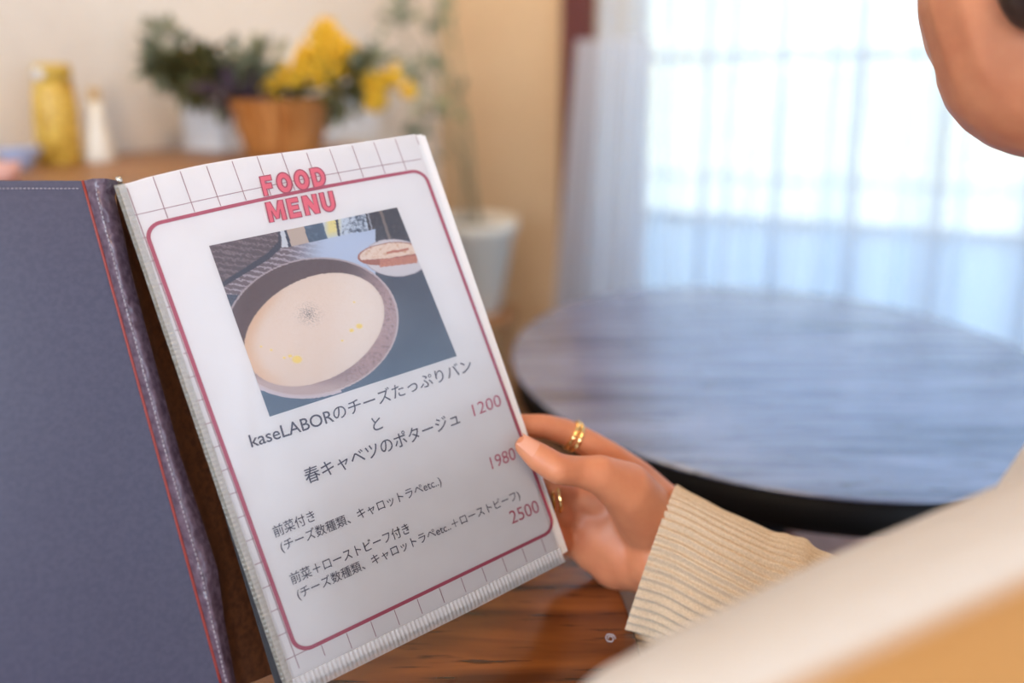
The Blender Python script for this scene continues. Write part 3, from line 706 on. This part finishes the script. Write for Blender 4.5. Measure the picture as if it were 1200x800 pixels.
def paint(x, y):
    nz = noise.noise(V((x*.9, y*.9, 0))); n2 = noise.noise(V((x*.25, y*.25, 4)))
    c = mixc((72, 74, 90), (82, 98, 120), sm(y, 330, 460)); c = mixc(c, (130, 140, 160), .5*max(0, noise.noise(V((x*2.3, y*2.3, 9)))))
    q = y+.205*(x-245)                      # height below the top edge of the print
    d = q-288
    # top band of the room behind, then the pale cloth
    if d < 40 and x > 318:
        if x < 333+d*.25: c = (205, 206, 214)
        elif x < 336+d*.28: c = (60, 65, 85)
        elif x < 356+d*.3: c = (188, 168, 156)
        elif x < 378+d*.3: c = mixc((78, 94, 116), (110, 125, 145), max(0, n2))
        elif x < 428+d*.2: c = mixc((190, 198, 212), (225, 208, 140), sm(-abs(x-390), -12, -3)*sm(-d, -24, -10)); c = mixc(c, (80, 86, 104), sm(nz+n2-.012*abs(x-420)*3, -.5, .3)); c = (50, 55, 75) if abs(x-394.5-d*.15) < 1.5 and d < 24 else c
        else: c = mixc((66, 62, 72), (92, 84, 90), max(0, n2)); c = (128, 112, 108) if abs(x-446-d*.3) < 1.6 else c; c = (150, 150, 160) if abs(x-431-d*.25) < .8 else c
        if d > 22-.06*(x-370) and x < 420+(d-20)*.8 and x > 345: c = mixc((172, 176, 194), (190, 205, 228), sm(x, 360, 400))
    if x < 440 and y < 345 and d > 8 and (x < 330 or d > 20):
        w = .5+.5*sin((y*.9-x*.15)*1.1+2*n2); k = mixc((112, 96, 104), (172, 158, 166), sm(w+nz*.5, .45, 1.0)); k = mixc(k, (180, 190, 212), sm(x, 330, 385))
        if soup(x, y) > 1: c = k
    if inpoly(x, y, TABLE):
        w = .5+.5*sin((y*.75-x*.10)*1.2+3*n2); c = mixc((96, 82, 90), (148, 130, 136), sm(w+nz*.6, .55, 1.2)*.8)
    if inpoly(x, y, TEDGE): c = (66, 66, 82)
    # plate with bread
    e = ((x-463)/37)**2+((y-302-.05*(x-463))/22)**2
    if e < 1 and d > 28: c = (205, 198, 202) if e < .93 else (172, 160, 168)
    bx, by = x-455, y-297+.12*(x-455)
    if (bx/36)**2+(by/13)**2 < 1:
        c = mixc((226, 202, 186), (205, 160, 130), sm(nz+n2, .1, .7))
        if by > 5.5-.05*abs(bx) or (bx/36)**2+(by/13)**2 > .86: c = (160, 98, 84)
        if abs(by+1+.3*bx*.2) < 1.4 and -2 < bx < 24: c = (182, 112, 94)
    if 6 < by < 15 and -10 < bx < 34 and d > 50: c = mixc((196, 132, 112), (160, 100, 90), sm(nz, 0, .5))
    # bowl and soup
    bv, sv = bowl(x, y), soup(x, y)
    if bv < 1.0:
        c = mixc((98, 78, 82), (176, 146, 146), sm(x+.35*(y-380), 375, 450)); c = mixc(c, (78, 62, 70), .5*max(0, n2)); c = mixc(c, (188, 164, 162), sm(y-.1*x, 392, 420))
        if bv > .955: c = mixc(c, (205, 190, 194), .7)
    if sv < 1.0:
        c = mixc((222, 200, 186), (218, 180, 152), sm(sv, .55, .95)*sm(-x, -345, -300)); c = mixc(c, (228, 214, 206), sm(x, 370, 430)*.6)
        c = mixc(c, (196, 168, 152), .25*sm(sv, .93, 1.))
        r = sqrt((x-362)**2+((y-368)*1.15)**2)
        if r < 19 and nz > .02+.022*r-.10: c = mixc(c, (112, 104, 104), .75*(1-r/22))
        for ox, oy, orr in ((348, 421, 7.5), (340, 417, 3), (421, 382, 5), (412, 387, 3.6), (333, 419, 2.2), (401, 399, 2), (318, 410, 2), (306, 406, 1.8), (415, 354, 1.8)):
            k = sqrt((x-ox)**2+((y-oy)*1.3)**2)
            if k < orr: c = mixc((236, 206, 112), c, sm(k, orr*.5, orr))
        if nz > .45: c = mixc(c, (200, 172, 150), .35)
    if bv >= 1.0 and bv < 1.07 and y > 420 and x < 400: c = (200, 186, 192)
    return c
qa, qb, qd = (V((*on_page(*p), 0)) for p in ((245, 288), (465, 243), (316, 488)))
qc = V((*on_page(535, 417), 0))
NU, NV = 250, 215
bm = bmesh.new(); cl = bm.verts.layers.float_color.new('print')
vs = []
A3 = None
for j in range(NV):
    row = []
    for i in range(NU):
        u, v = i/(NU-1), j/(NV-1); q = (qa*(1-u)+qb*u)*(1-v)+(qd*(1-u)+qc*u)*v
        w = page(q.x, q.y, .0004); r = w-V((0, 0, CZ)); F_ = V((0, cos(PITCH), -sin(PITCH))); U_ = V((0, sin(PITCH), cos(PITCH)))
        x = 600+FPX*r.x/r.dot(F_); y = PPY-FPX*r.dot(U_)/r.dot(F_)
        b_ = bm.verts.new(w); b_[cl] = (*lin(paint(x, y)), 1); row.append(b_)
    vs.append(row)
for j in range(NV-1):
    for i in range(NU-1): bm.faces.new((vs[j][i], vs[j][i+1], vs[j+1][i+1], vs[j+1][i]))
pm = mat('printed_photograph', (1, 1, 1), .6); n, l, b = nodes(pm); at_ = n.new('ShaderNodeVertexColor'); at_.layer_name = 'print'; l.new(at_.outputs[0], b.inputs['Base Color'])
mpart('printed_photograph', bm, pm, front)

# ------------------------------------------------------------------ the person
skin = mat('skin', (.70, .29, .155), .48, Subsurface_Weight=.12, Subsurface_Scale=.006)
skin.node_tree.nodes['Principled BSDF'].inputs['Subsurface Radius'].default_value = (1, .35, .2)
add_noise(skin, 45, (.60, .22, .11), (.68, .275, .14), bump=.12, bdist=.0006, bscale=600)
HEAD = at(1262, -50, .41)
NECK = at(1430, 400, .30)
HIP = V((.35, .14, .575)); RSH = V((.46, .35, .885)); REL = V((.36, .385, .715)); WR = at(768, 655, .472)
LSH = at(850, 905, .20); LEL = V((.14, .165, .63)); LHA = V((.22, .42, .59))
bm = bmesh.new()
def hp(x, y, Y, r): return (at(x, y, Y), r)
def chain(pts):
    for (p, r), (q, s) in zip(pts, pts[1:]): capsule(bm, p, q, r, s)
pY = page_Y
# thumb, from its tip on the front of the page back to the ball of the thumb
chain([hp(615.5, 522.5, pY(615, 522)-.010, .0070), hp(631, 535, pY(631, 535)-.013, .0092), hp(654, 549.5, pY(640, 549)-.016, .0097), hp(677, 552, .445, .0098), hp(704, 556, .449, .0128), hp(735, 574, .458, .0185), hp(757, 604, .470, .0215), hp(780, 640, .484, .021)])
# index finger behind the page
chain([hp(585, 500, pY(585, 500)+.019, .0065), hp(612, 498, pY(612, 498)+.019, .0078), hp(640, 499.5, pY(640, 500)+.018, .0085), hp(664, 506.5, .4865, .0092), hp(690, 520, .487, .0098), hp(716, 537, .486, .0112), hp(745, 562, .485, .0145), hp(782, 600, .482, .0175)])
# palm and the three fingers folded behind
chain([hp(745, 565, .490, .014), hp(735, 600, .492, .020), hp(712, 625, .490, .0215), hp(742, 648, .484, .0245), hp(776, 655, .475, .026)])
ball(bm, at(703, 634, .487), (.0225, .015, .0245)); ball(bm, at(728, 650, .484), (.026, .018, .026))
for k, (x0, y0, x1, y1, x2, y2) in enumerate(((712, 590, 668, 578, 622, 566), (705, 615, 664, 604, 618, 596), (700, 640, 664, 634, 625, 628))):
    chain([hp(x0, y0, .492, .012), hp(x1, y1, .490, .0092), hp((x1+x2)/2, (y1+y2)/2, pY((x1+x2)/2, (y1+y2)/2)+.0195, .0082), hp(x2, y2, pY(x2, y2)+.0185, .0076), hp(x2-26, y2-6, pY(x2-26, y2-6)+.017, .0066)])
chain([hp(773, 652, .472, .0265), (WR+V((.05, -.02, -.008)), .026), (WR.lerp(REL, .6), .033), (REL, .036)])
chain([(REL, .036), (RSH, .048)])
CH = V((.37, .24, .83))
chain([(RSH, .045), (NECK-V((-.01, 0, .075)), .045), hp(1325, 726, .25, .036), hp(1049, 845, .22, .030), (LSH, .026)])
chain([(LSH, .026), (LEL, .034), (LHA, .026)])
chain([(NECK-V((0, 0, .075)), .045), (CH, .085), (HIP, .11)])
chain([(NECK-V((0, 0, .03)), .05), (at(1350, 90, .40), .050), (HEAD, .055)])
for side_, k0, f0 in ((1, V((.13, .53, .49)), V((.13, .50, .07))), (-1, V((.29, .57, .49)), V((.29, .55, .07)))):
    chain([(HIP+V((-.07*side_, .02, -.02)), .078), (k0, .058), (k0.lerp(f0, .35), .052), (f0, .036)])
    chain([(f0-V((0, 0, .03)), .034), (f0+V((-.02, .12, -.045)), .024)])
# left hand resting in the lap
for k in range(4): chain([(LHA+V((-.02+.013*k, .04, 0)), .011), (LHA+V((-.035+.014*k, .085, -.012)), .009), (LHA+V((-.04+.014*k, .11, -.03)), .0075)])
chain([(LHA, .024), (LHA+V((-.01, .05, 0)), .022)]); chain([(LHA+V((.02, .02, 0)), .012), (LHA+V((.045, .06, -.005)), .009)])
# head: skull, cheek, jaw, nose, brow, ears; it looks to the left and down
ball(bm, HEAD+V((.005, .01, .03)), (.080, .092, .100))
ball(bm, at(1234, 64, .400), (.0535, .06, .056))
ball(bm, at(1196, -30, .41), (.047, .055, .075)); chain([(at(1200, -10, .405), .050), (at(1228, 55, .40), .053)])
HF = V((.42, .86, -.22)).normalized(); HR = V((HF.y, -HF.x, 0)).normalized(); HU = HR.cross(HF)
def hd(r, f_, u): return HEAD+HR*r+HF*f_+HU*u
chain([(hd(0, .096, .035), .008), (hd(0, .112, -.008), .011)]); ball(bm, hd(0, .088, -.045), (.022, .02, .012)); ball(bm, hd(0, .07, .05), (.05, .04, .014))
for s_ in (-1, 1): ball(bm, hd(.078*s_, -.02, .03), (.012, .018, .030))
bod = blend(bm, .0021, 8, 'person')
person = link('person', bod, skin)
tag(person, 'person in a cream ribbed sweater holding the menu by its right edge', 'person')
# thumb nail
nailm = mat('nail', (.76, .36, .235), .25)
na = at(619, 514.5, pY(619, 515)-.0155); nb = at(636, 526, pY(636, 526)-.0215)
ax = (nb-na).normalized(); up_ = V((-.25, -.55, .8)); up_ = (up_-ax*up_.dot(ax)).normalized(); sd = ax.cross(up_)
bm = bmesh.new()
tc0, tc1 = at(613, 520, pY(613, 520)-.010), at(632, 535, pY(632, 535)-.0125)
ax = (tc1-tc0).normalized(); up_ = V((-.1, -.55, .8)); up_ = (up_-ax*up_.dot(ax)).normalized(); sd = ax.cross(up_)
def nail(u, v):
    th = (u-.5)*1.25+.15; r = .0066+.0018*v
    return tc0+ax*(-.0030+.0105*v-.0028*(2*u-1)**2*(1-v))+(up_*cos(th)+sd*sin(th))*r
grid(bm, nail, 11, 11); obj('thumb_nail', bm, nailm, person)
# rings
def ring(name, c, axis, R_, r_, label):
    axis = V(axis).normalized(); q = axis.to_track_quat('Z', 'X').to_matrix()
    e = empty(name, c); tag(e, label, 'ring')
    for k, tw in enumerate((-.14, .14)):
        bm = bmesh.new()
        T = Matrix.Rotation(tw, 3, 'X')
        def f(u, v):
            a, b_ = 2*pi*u, 2*pi*v; return q @ (T @ V(((R_+r_*cos(b_))*cos(a), (R_+r_*cos(b_))*sin(a), r_*sin(b_)+(.0012 if k else -.0012))))
        grid(bm, f, 48, 13, True); obj('band', bm, M['gold'], e)
    return e
ring('gold_ring', at(672, 510.5, .4868), at(690, 520, .487)-at(664, 506.5, .4865), .0094, .0017, 'gold twin-band ring on the index finger')
ring('gold_ring', at(651, 584, pY(651, 584)+.0175), V((1, .1, .1)), .0086, .0012, 'small gold ring half hidden between the page edge and palm')
# hair
hair = add_noise(mat('dark_brown_hair', (.025, .012, .009), .45), 200, (.018, .008, .006), (.05, .026, .018), stretch=(1, 1, .15), bump=.5)
bm = bmesh.new(); ball(bm, HEAD+V((.024, -.006, .040)), (.084, .094, .099)); ball(bm, HEAD-HF*.045+V((.034, 0, .02)), (.066, .065, .08))
chain([(HEAD-HF*.09+V((0, 0, .03)), .035), (HEAD-HF*.13+V((.02, 0, -.05)), .022), (HEAD-HF*.12+V((.03, 0, -.13)), .012)])
ball(bm, at(1232, -22, .352), (.023, .02, .026)); chain([(at(1240, -30, .355), .024), (HEAD-HF*.05+V((.02, 0, .03)), .05)])
link('hair', blend(bm, .006, 4, 'hair'), hair, person)
# trousers
trs = mat('dark_trousers', (.02, .022, .03), .85)
bm = bmesh.new()
chain([(HIP+V((0, 0, .02)), .125), (HIP+V((.02, .0, -.03)), .125)])
for side_, k0, f0 in ((1, V((.13, .53, .49)), V((.13, .50, .09))), (-1, V((.29, .57, .49)), V((.29, .55, .09)))):
    chain([(HIP+V((-.07*side_, .02, -.02)), .09), (k0, .068), (k0.lerp(f0, .4), .062), (f0, .05)])
link('trousers', blend(bm, .007, 4, 'trousers'), trs, person)
# sweater: cream, the warm shade on its lower part painted in as mustard
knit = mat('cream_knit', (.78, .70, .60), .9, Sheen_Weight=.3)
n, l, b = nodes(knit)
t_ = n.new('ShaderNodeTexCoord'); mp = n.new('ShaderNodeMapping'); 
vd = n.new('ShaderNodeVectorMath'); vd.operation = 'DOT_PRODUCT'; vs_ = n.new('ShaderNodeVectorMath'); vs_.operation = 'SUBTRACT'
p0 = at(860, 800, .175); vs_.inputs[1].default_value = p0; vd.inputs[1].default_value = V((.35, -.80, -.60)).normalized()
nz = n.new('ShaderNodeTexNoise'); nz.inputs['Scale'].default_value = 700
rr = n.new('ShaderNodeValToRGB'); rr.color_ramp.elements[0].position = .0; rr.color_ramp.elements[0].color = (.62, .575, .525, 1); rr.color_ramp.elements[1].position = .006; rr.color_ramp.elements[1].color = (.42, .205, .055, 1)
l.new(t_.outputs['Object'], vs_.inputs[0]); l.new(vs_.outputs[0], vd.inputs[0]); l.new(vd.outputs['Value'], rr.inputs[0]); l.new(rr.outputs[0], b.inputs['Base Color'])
bp = n.new('ShaderNodeBump'); bp.inputs['Strength'].default_value = .4; bp.inputs['Distance'].default_value = .001; l.new(t_.outputs['Object'], nz.inputs['Vector']); l.new(nz.outputs['Fac'], bp.inputs['Height']); l.new(bp.outputs[0], b.inputs['Normal'])
bm = bmesh.new()
chain([hp(775, 915, .20, .035), hp(842, 905, .20, .040), hp(1049, 836, .22, .050), hp(1325, 722, .25, .056), (NECK-V((0, 0, .075)), .062), (RSH, .062)])
chain([hp(800, 930, .20, .038), (LEL, .048), (LHA-V((.0, .03, 0)), .040)])
chain([(RSH, .062), (REL, .050), (WR.lerp(REL, .45), .034)])
chain([hp(1100, 850, .22, .045), (V((.24, .17, .78)), .10), (V((.30, .17, .70)), .115), (HIP+V((0, 0, .03)), .125)])
chain([(NECK-V((0, 0, .075)), .062), (CH, .11), (HIP+V((0, 0, .03)), .128)])
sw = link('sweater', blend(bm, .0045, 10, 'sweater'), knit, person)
# right forearm sleeve with its long ribs
cuffm = add_noise(mat('ribbed_knit', (.74, .62, .48), .9, Sheen_Weight=.3), 900, (.62, .50, .36), (.75, .62, .47), bump=.5, bdist=.0006)
RG = [((798, 592), (748, 728), .473, .036), ((790, 582), (738, 741), .472, .043), ((788, 577.5), (734, 745), .471, .044), ((792, 578), (738, 747), .470, .0435), ((815, 589), (766, 760), .464, .039), ((845, 604), (800, 775), .456, .0395), ((880, 621), (836, 790), .447, .040), ((910, 634), (868, 805), .440, .041), ((935, 640), (896, 818), .433, .043), ((962, 655), (925, 830), .426, .043), ((1000, 680), (965, 850), .418, .043)]
def ringpt(k):
    i = min(int(k), len(RG)-2); f_ = k-i; g = lambda j: RG[max(0, min(len(RG)-1, j))]
    def cr(a, b_, c, d): return .5*(2*b_+(c-a)*f_+(2*a-5*b_+4*c-d)*f_*f_+(3*b_-a-3*c+d)*f_**3)
    q = [g(i-1), g(i), g(i+1), g(i+2)]
    fl = [(*h[0], *h[1], h[2], h[3]) for h in q]
    return [cr(*(fl[m_][e] for m_ in range(4))) for e in range(6)]
def sleeve(u, v):
    x0, y0, x1, y1, Y, dr = ringpt(v*(len(RG)-1)); a, c = at(x0, y0, Y), at(x1, y1, Y); m_ = (a+c)/2; h = (a-c)/2
    nx = ringpt(min(1, v+.02)*(len(RG)-1)); pv = ringpt(max(0, v-.02)*(len(RG)-1))
    ax_ = (at((nx[0]+nx[2])/2, (nx[1]+nx[3])/2, nx[4])-at((pv[0]+pv[2])/2, (pv[1]+pv[3])/2, pv[4])).normalized()
    dd = (V((.45, 1, 0))-h*(V((.45, 1, 0)).dot(h)/h.length_squared)).normalized()
    th = 2*pi*u; k = 1+(.033*cos(54*th) if v > .1 else .012*cos(54*th))+.018*noise.noise(V((cos(th)*2, sin(th)*2, v*9)))*(1+2*max(0, v-.6))
    if v > .6: k += .03*sin(v*60+2*cos(th))*min(1, (v-.6)*4)*.5
    return m_+h*(cos(th)*k)+dd*(sin(th)*k*dr)
bm = bmesh.new(); grid(bm, sleeve, 54*7, 90, True); obj('cuff', bm, cuffm, sw)
# a tiny curl of thread on the near table
ry = ray(715, 748); p = V((0, 0, CZ))+ry*((.7206-CZ)/ry.z)
bm = bmesh.new(); tube(bm, [V((.0034*cos(k*.42)*(1-.028*k), .0042*sin(k*.42)*(1-.028*k), .0002*(k % 3))) for k in range(24)], .00035, 6)
w_ = obj('thread_curl', bm, mat('grey_thread_curl', (.5, .5, .56), .4)); w_.location = p; tag(w_, 'tiny pale curl of thread lying on the near table by the cuff', 'thread')
